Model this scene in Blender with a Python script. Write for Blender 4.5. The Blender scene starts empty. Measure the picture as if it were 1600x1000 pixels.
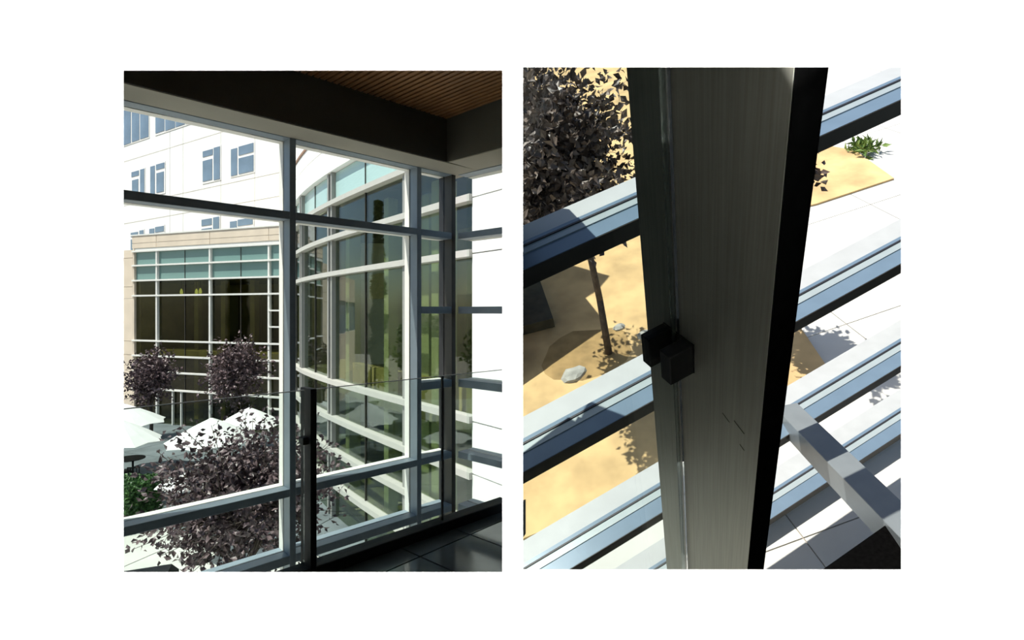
import bpy, bmesh, math, random
from mathutils import Matrix, Vector
S = bpy.context.scene
COL = S.collection
F, CX, CY, EYE = 850.0, 800.0, 488.0, 1.5

# ------------------------------------------------------------------ camera
cam = bpy.data.cameras.new('camera'); camo = bpy.data.objects.new('camera', cam); COL.objects.link(camo)
cam.sensor_fit = 'HORIZONTAL'; cam.sensor_width = 36.0; cam.lens = 36.0 * F / 1600.0
cam.shift_y = -(500 - CY) / 1600.0
cam.clip_start = 0.05; cam.clip_end = 400
camo.location = (0, 0, EYE); camo.rotation_euler = (math.pi / 2, 0, 0)
S.camera = camo
# ------------------------------------------------------------------ sky, sun, exposure
SUNEL = math.radians(60)
SH = Vector((-0.90, -0.42, 0)).normalized()
SUN = Vector((SH.x * math.cos(SUNEL), SH.y * math.cos(SUNEL), math.sin(SUNEL)))
w = bpy.data.worlds.new('sky'); S.world = w; w.use_nodes = True
nt = w.node_tree; nt.nodes.clear()
out = nt.nodes.new('ShaderNodeOutputWorld'); bg = nt.nodes.new('ShaderNodeBackground')
sky = nt.nodes.new('ShaderNodeTexSky'); sky.sky_type = 'NISHITA'; sky.sun_disc = False
sky.sun_elevation = SUNEL; sky.sun_rotation = math.atan2(SUN.x, SUN.y); sky.air_density = 1.0; sky.dust_density = 1.2
bg.inputs['Strength'].default_value = 0.13
nt.links.new(sky.outputs[0], bg.inputs[0]); nt.links.new(bg.outputs[0], out.inputs[0])
sl = bpy.data.lights.new('sun', 'SUN'); sl.energy = 6.5; sl.angle = 0.009; sl.color = (1.0, 0.95, 0.87)
so = bpy.data.objects.new('sun', sl); COL.objects.link(so)
so.rotation_euler = SUN.to_track_quat('Z', 'Y').to_euler(); so.location = (-20, -10, 40)
S.view_settings.view_transform = 'Standard'; S.view_settings.look = 'None'
S.view_settings.exposure = 0.0; S.view_settings.gamma = 1.0; S.view_settings.use_curve_mapping = False
S.cycles.max_bounces = 10; S.cycles.transparent_max_bounces = 24; S.cycles.sample_clamp_indirect = 4.0

# ------------------------------------------------------------------ materials
def mat(name, col, rough=0.6, metal=0.0, noise=None, bump=None, spec=0.5, trans=None):
    m = bpy.data.materials.new(name); m.use_nodes = True
    n = m.node_tree.nodes; L = m.node_tree.links; b = n['Principled BSDF']
    b.inputs['Base Color'].default_value = (*col, 1); b.inputs['Roughness'].default_value = rough
    b.inputs['Metallic'].default_value = metal; b.inputs['Specular IOR Level'].default_value = spec
    if noise or bump:
        tc = n.new('ShaderNodeTexCoord')
    if noise:
        sc, amt, stretch = noise
        mp = n.new('ShaderNodeMapping'); mp.inputs['Scale'].default_value = stretch
        t = n.new('ShaderNodeTexNoise'); t.inputs['Scale'].default_value = sc; t.inputs['Detail'].default_value = 5
        cr = n.new('ShaderNodeValToRGB')
        cr.color_ramp.elements[0].position = 0.3; cr.color_ramp.elements[1].position = 0.72
        cr.color_ramp.elements[0].color = (*[max(0, c * (1 - amt)) for c in col], 1)
        cr.color_ramp.elements[1].color = (*[min(1, c * (1 + amt)) for c in col], 1)
        L.new(tc.outputs['Object'], mp.inputs[0]); L.new(mp.outputs[0], t.inputs[0])
        L.new(t.outputs[0], cr.inputs[0]); L.new(cr.outputs[0], b.inputs['Base Color'])
    if bump:
        sc, st = bump
        t2 = n.new('ShaderNodeTexNoise'); t2.inputs['Scale'].default_value = sc
        bp = n.new('ShaderNodeBump'); bp.inputs['Strength'].default_value = st
        L.new(tc.outputs['Object'], t2.inputs[0]); L.new(t2.outputs[0], bp.inputs['Height']); L.new(bp.outputs[0], b.inputs['Normal'])
    return m

def glassmat(name, tint, base=0.05, top=0.9, refl=(1, 1, 1)):
    m = bpy.data.materials.new(name); m.use_nodes = True
    n = m.node_tree.nodes; L = m.node_tree.links; n.clear()
    o = n.new('ShaderNodeOutputMaterial'); mx = n.new('ShaderNodeMixShader')
    tr = n.new('ShaderNodeBsdfTransparent'); tr.inputs[0].default_value = (*tint, 1)
    gl = n.new('ShaderNodeBsdfGlossy'); gl.inputs['Roughness'].default_value = 0.0; gl.inputs[0].default_value = (*refl, 1)
    lw = n.new('ShaderNodeLayerWeight'); lw.inputs[0].default_value = 0.5
    p = n.new('ShaderNodeMath'); p.operation = 'POWER'; p.inputs[1].default_value = 4.0
    ml = n.new('ShaderNodeMath'); ml.operation = 'MULTIPLY_ADD'; ml.inputs[1].default_value = top; ml.inputs[2].default_value = base
    L.new(lw.outputs['Facing'], p.inputs[0]); L.new(p.outputs[0], ml.inputs[0]); L.new(ml.outputs[0], mx.inputs[0])
    L.new(tr.outputs[0], mx.inputs[1]); L.new(gl.outputs[0], mx.inputs[2]); L.new(mx.outputs[0], o.inputs[0])
    return m

def solidglass(name, col):
    m = bpy.data.materials.new(name); m.use_nodes = True
    b = m.node_tree.nodes['Principled BSDF']
    b.inputs['Base Color'].default_value = (*col, 1); b.inputs['Roughness'].default_value = 0.0
    b.inputs['Transmission Weight'].default_value = 1.0; b.inputs['IOR'].default_value = 1.5
    return m

def leafmat(name, a, b_, rough=0.45):
    m = bpy.data.materials.new(name); m.use_nodes = True
    n = m.node_tree.nodes; L = m.node_tree.links; b = n['Principled BSDF']; b.inputs['Roughness'].default_value = rough
    g = n.new('ShaderNodeNewGeometry'); cr = n.new('ShaderNodeValToRGB')
    cr.color_ramp.elements[0].color = (*a, 1); cr.color_ramp.elements[1].color = (*b_, 1)
    L.new(g.outputs['Random Per Island'], cr.inputs[0]); L.new(cr.outputs[0], b.inputs['Base Color'])
    return m

M_ = dict(
    gallery=mat('gallery_white', (0.92, 0.92, 0.92), 0.9, bump=(60, 0.02)),
    lining=mat('dark_deck_and_added_lining', (0.06, 0.06, 0.055), 0.9, noise=(3, 0.2, (1, 1, 1))),
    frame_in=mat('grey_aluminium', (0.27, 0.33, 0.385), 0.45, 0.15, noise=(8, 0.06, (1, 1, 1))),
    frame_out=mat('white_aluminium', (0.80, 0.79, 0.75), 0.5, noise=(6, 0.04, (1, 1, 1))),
    frame_mid=mat('silver_aluminium', (0.30, 0.30, 0.28), 0.45, noise=(6, 0.05, (1, 1, 1))),
    frame_bar=mat('pale_aluminium', (0.52, 0.51, 0.47), 0.45, noise=(6, 0.05, (1, 1, 1))),
    cap_grey=mat('pale_grey_cap', (0.43, 0.45, 0.45), 0.5, noise=(5, 0.05, (1, 1, 1))),
    gasket=mat('black_gasket', (0.015, 0.015, 0.018), 0.5, noise=(20, 0.2, (1, 1, 1))),
    clear=glassmat('clear_pane', (0.95, 0.975, 0.96), 0.015, 0.6),
    rail=glassmat('railing_pane', (0.915, 0.95, 0.94), 0.02, 0.7),
    tint=glassmat('tinted_pane', (0.70, 0.74, 0.62), 0.07, 0.55, (0.8, 0.85, 0.9)),
    tint_far=glassmat('far_tinted_pane', (0.60, 0.61, 0.50), 0.02, 0.4),
    sky_pane=mat('blue_window_glass', (0.17, 0.24, 0.32), 0.12, 0.0, noise=(0.6, 0.2, (1, 1, 1)), spec=0.9),
    teal=mat('teal_spandrel', (0.17, 0.29, 0.27), 0.25, noise=(30, 0.08, (0.2, 0.2, 3)), spec=0.6),
    teal_light=mat('light_teal_spandrel', (0.42, 0.60, 0.58), 0.2, noise=(20, 0.06, (0.2, 0.2, 2)), spec=0.6),
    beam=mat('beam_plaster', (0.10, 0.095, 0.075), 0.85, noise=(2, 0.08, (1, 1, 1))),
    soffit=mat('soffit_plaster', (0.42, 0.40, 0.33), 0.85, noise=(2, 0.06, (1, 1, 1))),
    wood=mat('wood_slat', (0.30, 0.145, 0.05), 0.5, noise=(3, 0.35, (1, 14, 14))),
    dark=mat('dark_void', (0.02, 0.018, 0.014), 0.9, noise=(3, 0.2, (1, 1, 1))),
    tile=mat('dark_floor_tile', (0.10, 0.107, 0.10), 0.10, noise=(2.2, 0.3, (1, 1, 1)), spec=0.7),
    grout=mat('floor_grout', (0.03, 0.03, 0.03), 0.8, noise=(20, 0.2, (1, 1, 1))),
    black=mat('black_metal', (0.010, 0.010, 0.010), 0.6, 0.0, noise=(30, 0.3, (1, 1, 1)), spec=0.25),
    flat_black=mat('matt_black_and_edge_shade', (0.003, 0.003, 0.003), 0.8, noise=(30, 0.3, (1, 1, 1)), spec=0.0),
    leather=mat('black_leather', (0.010, 0.009, 0.010), 0.5, noise=(40, 0.3, (1, 1, 1)), bump=(120, 0.2)),
    stone=mat('beige_stone', (0.72, 0.61, 0.49), 0.85, noise=(1.5, 0.07, (1, 1, 1)), bump=(25, 0.06)),
    white_stone=mat('white_stone', (0.90, 0.89, 0.87), 0.85, noise=(1.0, 0.03, (1, 1, 1))),
    joint=mat('joint_gap', (0.38, 0.34, 0.29), 0.9, noise=(5, 0.1, (1, 1, 1))),  # base colour seen in the joints between slabs
    white_joint=mat('pale_joint', (0.74, 0.70, 0.64), 0.9, noise=(5, 0.1, (1, 1, 1))),
    pave_shaded=mat('shaded_paving', (0.15, 0.175, 0.185), 0.8, noise=(0.5, 0.35, (1, 1, 1)), bump=(40, 0.05)),
    cap=mat('brown_coping', (0.30, 0.17, 0.11), 0.6, noise=(5, 0.1, (1, 1, 1))),
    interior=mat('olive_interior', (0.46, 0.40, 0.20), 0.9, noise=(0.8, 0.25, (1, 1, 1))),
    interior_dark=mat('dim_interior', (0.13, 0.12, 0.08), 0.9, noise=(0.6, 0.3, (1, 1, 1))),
    inner_floor=mat('olive_floor', (0.26, 0.26, 0.17), 0.6, noise=(1.2, 0.4, (1, 1, 1))),
    column=mat('pale_green_column', (0.60, 0.64, 0.47), 0.7, noise=(2, 0.08, (1, 1, 1))),
    pave=mat('courtyard_paving', (0.60, 0.60, 0.56), 0.85, noise=(0.7, 0.10, (1, 1, 1)), bump=(40, 0.05)),
    umb=mat('white_canvas', (0.86, 0.86, 0.84), 0.8, noise=(4, 0.03, (1, 1, 1))),
    bark=mat('bark', (0.085, 0.065, 0.05), 0.9, noise=(14, 0.4, (1, 1, 0.2)), bump=(30, 0.4)),
    plum=leafmat('plum_leaf', (0.045, 0.027, 0.032), (0.21, 0.145, 0.150)),
    plum2=leafmat('olive_plum_leaf', (0.030, 0.020, 0.016), (0.16, 0.115, 0.085)),
    hedge=leafmat('hedge_leaf', (0.02, 0.06, 0.015), (0.09, 0.20, 0.05)),
    weed=leafmat('weed_leaf', (0.08, 0.16, 0.03), (0.22, 0.32, 0.08)),
    pine=leafmat('conifer_needle', (0.01, 0.03, 0.012), (0.035, 0.07, 0.03)),
    soil=mat('tan_soil', (0.60, 0.42, 0.20), 0.95, noise=(1.3, 0.28, (1, 1, 1)), bump=(9, 0.5)),
    dark_soil=mat('darker_soil', (0.36, 0.24, 0.10), 0.95, noise=(2.5, 0.3, (1, 1, 1)), bump=(9, 0.5)),
    rock=mat('grey_rock', (0.38, 0.38, 0.34), 0.9, noise=(6, 0.2, (1, 1, 1))),
    lamp=mat('yellow_lamp_shade', (0.55, 0.60, 0.15), 0.5, noise=(5, 0.05, (1, 1, 1))),
    dark_quad=mat('dark_olive', (0.07, 0.065, 0.04), 0.8, noise=(4, 0.3, (1, 1, 1))),
    strut=mat('shade_grey_steel', (0.20, 0.225, 0.235), 0.35, 0.1, noise=(5, 0.06, (1, 1, 1))),
    blue_shade_frame=mat('blue_grey_shaded_aluminium', (0.15, 0.22, 0.29), 0.3, 0.1, noise=(4, 0.06, (1, 1, 1))),
    pale_frame=mat('pale_grey_aluminium', (0.34, 0.40, 0.41), 0.35, 0.1, noise=(4, 0.05, (1, 1, 1))),
    dark_frame=mat('dark_bronze_and_bar_shade', (0.05, 0.045, 0.035), 0.5, noise=(5, 0.1, (1, 1, 1))),
    solid=solidglass('thick_glass', (0.97, 0.99, 0.98)),
    scratch=mat('scratch_mark', (0.03, 0.028, 0.02), 0.8, noise=(20, 0.2, (1, 1, 1))),
)
lb = M_['lamp'].node_tree.nodes['Principled BSDF']; lb.inputs['Emission Color'].default_value = (0.75, 0.75, 0.20, 1); lb.inputs['Emission Strength'].default_value = 1.0
# brushed steel: grain runs along the local z axis
bs = mat('brushed_steel', (0.30, 0.295, 0.245), 0.5, 0.6, noise=(5, 0.12, (30, 30, 0.5)))
M_['steel'] = bs

# ------------------------------------------------------------------ builders
PM = {}
def setp(o, label=None, cat=None, group=None, kind=None):
    if label: o['label'] = label
    if cat: o['category'] = cat
    if group: o['group'] = group
    if kind: o['kind'] = kind
    return o
def place(o, M, parent):
    COL.objects.link(o)
    if parent is not None:
        o.parent = parent; o.matrix_parent_inverse = PM[parent.name].inverted()
    o.matrix_basis = M; PM[o.name] = M.copy()
    return o
def root(name, loc, **k):
    o = bpy.data.objects.new(name, None); o.empty_display_size = 0.1
    place(o, Matrix.Translation(Vector(loc)), None)
    return setp(o, **k)
def mk(name, verts, faces, m, parent=None, basis=None, smooth=False, bevel=0, **k):
    """verts in world space; the object's own frame sits at their base (basis = optional 3x3 axes)."""
    vs = [Vector(v) for v in verts]
    c = sum(vs, Vector()) / len(vs)
    if basis is None:
        c.z = min(v.z for v in vs); M = Matrix.Translation(c)
    else:
        M = Matrix.Translation(c) @ basis.to_4x4()
    inv = M.inverted()
    me = bpy.data.meshes.new(name); me.from_pydata([inv @ v for v in vs], [], faces)
    bm = bmesh.new(); bm.from_mesh(me); bmesh.ops.recalc_face_normals(bm, faces=bm.faces)
    if bevel: bmesh.ops.bevel(bm, geom=bm.edges[:], offset=bevel, segments=1, affect='EDGES')
    bm.to_mesh(me); bm.free()
    if smooth:
        for p in me.polygons: p.use_smooth = True
    me.materials.append(m)
    o = bpy.data.objects.new(name, me); place(o, M, parent)
    return setp(o, **k)
BF = [(0, 1, 2, 3), (4, 5, 6, 7), (0, 1, 5, 4), (1, 2, 6, 5), (2, 3, 7, 6), (3, 0, 4, 7)]
class Fr:
    """a frame: origin and three axes; p(a,b,c) -> world point"""
    def __init__(s, o, ex, ey, ez):
        s.o = Vector(o); s.ex = Vector(ex).normalized(); s.ey = Vector(ey).normalized(); s.ez = Vector(ez).normalized()
        s.basis = Matrix((s.ex, s.ey, s.ez)).transposed()
    def p(s, a, b, c): return s.o + s.ex * a + s.ey * b + s.ez * c
    def loc(s, w): d = Vector(w) - s.o; return (d.dot(s.ex), d.dot(s.ey), d.dot(s.ez))
def box(name, fr, a, b, c, m, parent=None, bevel=0, **k):
    P = [fr.p(a[0], b[0], c[0]), fr.p(a[1], b[0], c[0]), fr.p(a[1], b[1], c[0]), fr.p(a[0], b[1], c[0]),
         fr.p(a[0], b[0], c[1]), fr.p(a[1], b[0], c[1]), fr.p(a[1], b[1], c[1]), fr.p(a[0], b[1], c[1])]
    return mk(name, P, BF, m, parent, fr.basis, bevel=bevel, **k)
def clip_poly(poly, inside):
    # inside: list of (point, inward normal) half planes
    for (q, nn) in inside:
        o = []
        for i in range(len(poly)):
            a, b = poly[i], poly[(i + 1) % len(poly)]
            da, db = (a - q).dot(nn), (b - q).dot(nn)
            if da >= 0: o.append(a)
            if (da >= 0) != (db >= 0): o.append(a + (b - a) * (da / (da - db)))
        poly = o
        if len(poly) < 3: return []
    return poly
def box_clip(name, fr, a, b, c, m, parent=None, x=-0.0135, **k):
    """a box cut off at the partition line"""
    q = clip_poly([fr.p(a[0], b[0], c[0]), fr.p(a[1], b[0], c[0]), fr.p(a[1], b[1], c[0]), fr.p(a[0], b[1], c[0])], [(Vector((x, 0, 0)), Vector((-1, 0, 0)))])
    return prism(name, q, fr.ez * (c[1] - c[0]), m, parent, **k)
W0 = Fr((0, 0, 0), (1, 0, 0), (0, 1, 0), (0, 0, 1))
def prism(name, pts, ext, m, parent=None, **k):
    """polygon (world points) extruded by vector ext"""
    n = len(pts); e = Vector(ext); P = [Vector(p) for p in pts]; V = P + [p + e for p in P]
    Fc = [tuple(range(n)), tuple(range(n, 2 * n))] + [(i, (i + 1) % n, n + (i + 1) % n, n + i) for i in range(n)]
    return mk(name, V, Fc, m, parent, **k)
def tube_geo(p, q, r0, r1, n=6):
    p, q = Vector(p), Vector(q); d = (q - p).normalized()
    x = d.orthogonal().normalized(); y = d.cross(x); V = []
    for c, r in ((p, r0), (q, r1)):
        for i in range(n):
            t = 2 * math.pi * i / n; V.append(c + (x * math.cos(t) + y * math.sin(t)) * r)
    Fc = [(i, (i + 1) % n, n + (i + 1) % n, n + i) for i in range(n)] + [tuple(range(n)), tuple(range(n, 2 * n))]
    return V, Fc
def tubes(name, segs, m, parent=None, n=6, smooth=True, **k):
    V, Fc = [], []
    for (p, q, r0, r1) in segs:
        v, f = tube_geo(p, q, r0, r1, n); b = len(V); V += v; Fc += [tuple(i + b for i in g) for g in f]
    return mk(name, V, Fc, m, parent, smooth=smooth, **k)
def ray(u, v): return Vector(((u - CX) / F, 1.0, (CY - v) / F))
CAM = Vector((0, 0, EYE))
def on_plane(u, v, p0, n):
    d = ray(u, v); n = Vector(n); t = (Vector(p0) - CAM).dot(n) / d.dot(n); return CAM + d * t
def at(u, v, Y): return CAM + ray(u, v) * Y
def zz(z): return z + EYE          # height measured from the eye -> world height

# ================================================================== THE WHITE WALL WITH TWO OPENINGS
YW, TW = 0.985, 0.012
def wx(u): return (u - CX) / F * YW
def wz(v): return EYE + (CY - v) / F * YW
LO = (wx(193), wx(785), wz(894), wz(110)); RO = (wx(817), wx(1408), wz(890), wz(105))
xs = [-3.2, LO[0], LO[1], RO[0], RO[1], 3.6]
def wall_with_holes(name, y0, y1, m, LO=LO, RO=RO, grow=0.0, **k):
    xs = [-3.2, LO[0], LO[1], RO[0], RO[1], 3.6]
    V, Fc = [], []
    x0, x1, zb, zt = -3.2, 3.6, 0.0, 3.6
    outer = [(x0, zb), (x1, zb), (x1, zt), (x0, zt)]
    zs = sorted({zb, LO[2], RO[2], LO[3], RO[3], zt}); xg = xs
    idx = {}
    bm = bmesh.new()
    vv = {}
    def gv(i, j, y):
        if (i, j, y) not in vv:
            gxx = grow * (-1 if i in (1, 3) else 1 if i in (2, 4) else 0) if y == y1 else 0
            gzz = grow * (-1 if j in (1, 2) else 1 if j in (3, 4) else 0) if y == y1 else 0
            vv[(i, j, y)] = bm.verts.new((xg[i] + gxx, y, zs[j] + gzz))
        return vv[(i, j, y)]
    def solid(i, j):
        if not (0 <= i < len(xg) - 1 and 0 <= j < len(zs) - 1): return False
        cx, cz = (xg[i] + xg[i + 1]) / 2, (zs[j] + zs[j + 1]) / 2
        for h in (LO, RO):
            if h[0] < cx < h[1] and h[2] < cz < h[3]: return False
        return True
    for i in range(len(xg) - 1):
        for j in range(len(zs) - 1):
            if not solid(i, j): continue
            for y in (y0, y1): bm.faces.new([gv(i, j, y), gv(i + 1, j, y), gv(i + 1, j + 1, y), gv(i, j + 1, y)])
            for (di, dj, a, b) in ((-1, 0, (i, j), (i, j + 1)), (1, 0, (i + 1, j), (i + 1, j + 1)), (0, -1, (i, j), (i + 1, j)), (0, 1, (i, j + 1), (i + 1, j + 1))):
                if not solid(i + di, j + dj):
                    bm.faces.new([gv(*a, y0), gv(*b, y0), gv(*b, y1), gv(*a, y1)])
    bmesh.ops.recalc_face_normals(bm, faces=bm.faces)
    me = bpy.data.meshes.new(name); bm.to_mesh(me); bm.free(); me.materials.append(m)
    o = bpy.data.objects.new(name, me); place(o, Matrix.Identity(4), None); return setp(o, **k)
wall_with_holes('wall_front', YW, YW + TW, M_['gallery'], grow=0.012, kind='structure', label='plain white wall with two tall rectangular openings')
def wide(h, l, r): return (h[0] - l, h[1] + r, h[2] - 0.015, h[3] + 0.015)
wall_with_holes('wall_added_lining', YW + TW, YW + TW + 0.006, M_['lining'], wide(LO, .015, .012), wide(RO, .012, .015), 0.006, kind='structure', label='added dark lining behind the white wall, keeping the rooms dark')  # added dark backing so less light bounces into the rooms
# added dark room, out of view, keeping sky light off the openings
box('floor_added', W0, (-3.2, 3.6), (-2.6, YW), (-0.1, 0), M_['lining'], kind='structure', label='added unseen dark floor on the camera side')
box('ceiling_added', W0, (-3.2, 3.6), (-2.6, YW), (3.6, 3.7), M_['lining'], kind='structure', label='added unseen dark ceiling blocking sky light on the camera side')
box('wall_back_added', W0, (-3.2, 3.6), (-2.7, -2.6), (0, 3.6), M_['lining'], kind='structure', label='added unseen dark back wall blocking light behind the camera')
box('wall_left_added', W0, (-3.3, -3.2), (-2.6, YW), (0, 3.6), M_['lining'], kind='structure', label='added unseen dark left wall blocking light on the camera side')
box('wall_right_added', W0, (3.6, 3.7), (-2.6, YW), (0, 3.6), M_['lining'], kind='structure', label='added unseen dark right wall blocking light on the camera side')
def added_washer(zc, up, lab, energy):  # added lamps out of view, only there to light the wall white
    r = root('added_wall_washer', (0.2, YW - 0.09, zc), label=lab, cat='lamp', group='added lamps washing the white wall')
    box('added_housing', W0, (-2.8, 3.2), (YW - 0.13, YW - 0.05), (zc - 0.02 if not up else zc - 0.06, zc + 0.06 if not up else zc + 0.02), M_['black'], r)
    l = bpy.data.lights.new('added_tube', 'AREA'); l.shape = 'RECTANGLE'; l.size = 6.0; l.size_y = 0.06; l.energy = energy
    l.color = (1, 1, 1)
    o = bpy.data.objects.new('added_tube', l)
    d = Vector((0, 0.15, 1.0 if up else -1.0)).normalized()
    place(o, Matrix.Translation((0.2, YW - 0.09, zc + (0.03 if up else -0.03))) @ (-d).to_track_quat('Z', 'Y').to_matrix().to_4x4(), r)
added_washer(2.95, False, 'added unseen linear lamp above the two openings', 1300)
added_washer(0.12, True, 'added unseen linear lamp on the floor under the two openings', 1300)

# ================================================================== LEFT PLACE: the glazed corner room
d1 = Vector((1, 1, 0)).normalized(); n1 = Vector((-1, 1, 0)).normalized(); Z = Vector((0, 0, 1))
R0 = Vector((-1.161, 3.066, 0))                     # railing post
RF = Fr(R0, d1, n1, Z)                              # railing frame: a along rail, b outward
WF = Fr(R0 + n1 * 0.45, d1, n1, Z)                  # curtain wall frame: b=0 interior face
def aw(u, fr=WF, b=0.0):                            # position along a wall line under column u
    o = fr.o + fr.ey * b; r = (u - CX) / F
    return (r * o.y - o.x) / (fr.ex.x - r * fr.ex.y)
GI, GO = 0.10, 0.17                                 # glass line, outer cap line
aM1, aM2, aC = aw(462.5), aw(658.6), aw(712)
pitch = aM2 - aM1
mulls = [aM1 - 3 * pitch, aM1 - 2 * pitch, aM1 - pitch, aM1, aM2]
MW = 0.04
win1 = root('window_1', WF.p(aM1, 0, 0), kind='structure', label='tall grey aluminium curtain wall of the corner room')
zhead, zbot = zz(1.13), zz(-2.7)
rows = [(zz(0.59), zz(0.64)), (zz(-1.172), zz(-1.122)), (zz(-1.60), zz(-1.545))]
xrows = [(zz(-0.01), zz(0.045)), (zz(-0.60), zz(-0.54))]
def frame_bar(fr, a, c, par, name, horizontal, cap='frame_out', cut=False, inner='frame_in'):
    if cut:
        o = box_clip(name, fr, a, (0, GI - 0.008), c, M_['frame_in'], par)
        box_clip('gasket', fr, a, (GI - 0.008, GI + 0.008), (c[0] + 0.006, c[1] - 0.006), M_['gasket'], o)
        box_clip('outer_cap', fr, a, (GI + 0.008, GO), c, M_[cap], o)
        return o
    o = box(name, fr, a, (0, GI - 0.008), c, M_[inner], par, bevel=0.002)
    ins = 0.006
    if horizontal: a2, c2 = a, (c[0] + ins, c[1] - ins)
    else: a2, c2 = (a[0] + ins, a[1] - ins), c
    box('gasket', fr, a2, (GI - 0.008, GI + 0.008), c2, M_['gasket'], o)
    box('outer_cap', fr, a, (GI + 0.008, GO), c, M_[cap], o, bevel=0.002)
    return o
for a in mulls:
    frame_bar(WF, (a - MW, a), (zbot, zhead), win1, 'mullion', False)
frame_bar(WF, (aC - MW, aC), (zbot, zhead), win1, 'mullion', False, 'gasket', inner='dark_frame')
edges = mulls + [aC]
bays = [(mulls[i], mulls[i + 1] - MW) for i in range(4)] + [(aM2, aC - MW)]
for bi, (a0, a1) in enumerate(bays):
    short = bi == 4
    zr = sorted(rows + (xrows if short else []), reverse=True)
    frame_bar(WF, (a0, a1), (zz(1.105), zhead), win1, 'head_rail', True)
    top = zz(1.105)
    for (z0, z1) in zr:
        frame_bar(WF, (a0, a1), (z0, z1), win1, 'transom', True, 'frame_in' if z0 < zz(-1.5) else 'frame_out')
        box('pane', WF, (a0, a1), (GI - 0.004, GI + 0.004), (z1, top), M_['clear'], win1); top = z0
    box('pane', WF, (a0, a1), (GI - 0.004, GI + 0.004), (zbot, top), M_['clear'], win1)
# return window
e2 = Vector((0.76, -0.65, 0)).normalized(); n2 = Vector((0.65, 0.76, 0)).normalized()
C0 = WF.p(aC, 0, 0)
W2 = Fr(C0, e2, n2, Z)
L2 = (0.05 - C0.x) / e2.x
win2 = root('window_2', C0, kind='structure', label='short return of the curtain wall beside the white building')
top = zz(1.105)
frame_bar(W2, (0.03, L2), (zz(1.105), zhead), win2, 'head_rail', True, cut=True)
for (z0, z1) in sorted(rows + xrows, reverse=True):
    frame_bar(W2, (0.03, L2), (z0, z1), win2, 'transom', True, cut=True)
    box_clip('pane', W2, (0.03, L2), (GI - 0.004, GI + 0.004), (z1, top), M_['clear'], win2); top = z0
box_clip('pane', W2, (0.03, L2), (GI - 0.004, GI + 0.004), (zbot, top), M_['clear'], win2)
# beams, soffit, slatted ceiling
BW = 0.25
ztb, zcl = zz(1.115), zz(1.43)
BFm = Fr(WF.o - n1 * BW, d1, n1, Z)
cb = BFm.o + d1 * aw(698, BFm)                       # inner corner of the two beams
aCb = aw(698, BFm)
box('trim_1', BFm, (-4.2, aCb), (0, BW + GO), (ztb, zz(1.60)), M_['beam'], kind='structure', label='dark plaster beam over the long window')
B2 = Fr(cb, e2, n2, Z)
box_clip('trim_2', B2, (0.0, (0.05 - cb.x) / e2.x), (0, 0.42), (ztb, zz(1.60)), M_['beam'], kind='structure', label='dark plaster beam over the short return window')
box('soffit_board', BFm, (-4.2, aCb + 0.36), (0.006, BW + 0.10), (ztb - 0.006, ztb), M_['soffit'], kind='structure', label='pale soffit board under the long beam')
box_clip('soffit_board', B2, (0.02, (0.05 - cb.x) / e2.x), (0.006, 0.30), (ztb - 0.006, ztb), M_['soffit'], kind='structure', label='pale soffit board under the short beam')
ceil = prism('ceiling', [(-4.2, 1.0, zcl + 0.06), (-0.02, 1.0, zcl + 0.06), (-0.02, 3.75, zcl + 0.06), tuple(cb)[:2] + (zcl + 0.06,), tuple(BFm.p(-4.1, 0, 0))[:2] + (zcl + 0.06,)],
             (0, 0, 0.1), M_['dark'], kind='structure', label='dark ceiling faced with thin brown wooden slats')
# slats run along e2
SFr = Fr(Vector((cb.x, cb.y, zcl)), e2, -d1, Z)
nsl = 62
for i in range(nsl):
    b = 0.015 + i * 0.042
    # clip the slat between beam plane and partition / white wall
    p = SFr.p(0, b, 0)
    # start: on the beam line (through cb along -d1): a=0 is on that line only when -d1 is its own axis
    a1 = min((-0.02 - p.x) / e2.x, (p.y - 1.02) / (-e2.y))
    if a1 < 0.08: continue
    box('slat', SFr, (0.0, a1), (b, b + 0.026), (0, 0.035), M_['wood'], ceil)
# outer roof over the room keeps the sky out
prism('roof_deck', [(-4.6, 1.0, zz(1.605)), (0.0, 1.0, zz(1.605)), (-0.01, 4.0, zz(1.605)), tuple(WF.p(aC, GO, 0))[:2] + (zz(1.605),), tuple(WF.p(-4.2, GO, 0))[:2] + (zz(1.605),)],
      (0, 0, 0.06), M_['lining'], kind='structure', label='roof deck above the corner room')
# partition
box('wall_partition', W0, (-0.012, -0.002), (YW + TW + 0.012, 4.02), (-0.3, zz(1.60)), M_['lining'], kind='structure', label='thin dark partition between the two rooms')
# floor
zf = 0.0
fl_pts = [(-3.9, 1.01), (-0.013, 1.01), (-0.013, 4.0), tuple(RF.p(1.86, 0.06, 0))[:2], tuple(RF.p(-2.9, 0.06, 0))[:2]]
floor = prism('floor', [(x, y, -0.02) for x, y in fl_pts], (0, 0, -0.28), M_['grout'], kind='structure', label='dark polished tile floor of the corner room')
TS, g = 0.62, 0.006
TFr = Fr((0, 4.0, 0), Vector((0.76, -0.65, 0)), Vector((0.65, 0.76, 0)), Z)
half = [(Vector((-0.013, 0, 0)), Vector((-1, 0, 0))), (Vector((0, 1.015, 0)), Vector((0, 1, 0))), (RF.p(0, -0.05, 0), -n1)]
for i in range(-9, 6):
    for j in range(-8, 5):
        c = [TFr.p(i * TS + g, j * TS * 0.7 + g, 0), TFr.p((i + 1) * TS - g, j * TS * 0.7 + g, 0), TFr.p((i + 1) * TS - g, (j + 1) * TS * 0.7 - g, 0), TFr.p(i * TS + g, (j + 1) * TS * 0.7 - g, 0)]
        q = clip_poly([Vector((v.x, v.y, -0.019)) for v in c], half)
        if len(q) >= 3: prism('tile', q, (0, 0, 0.019), M_['tile'], floor)

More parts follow.
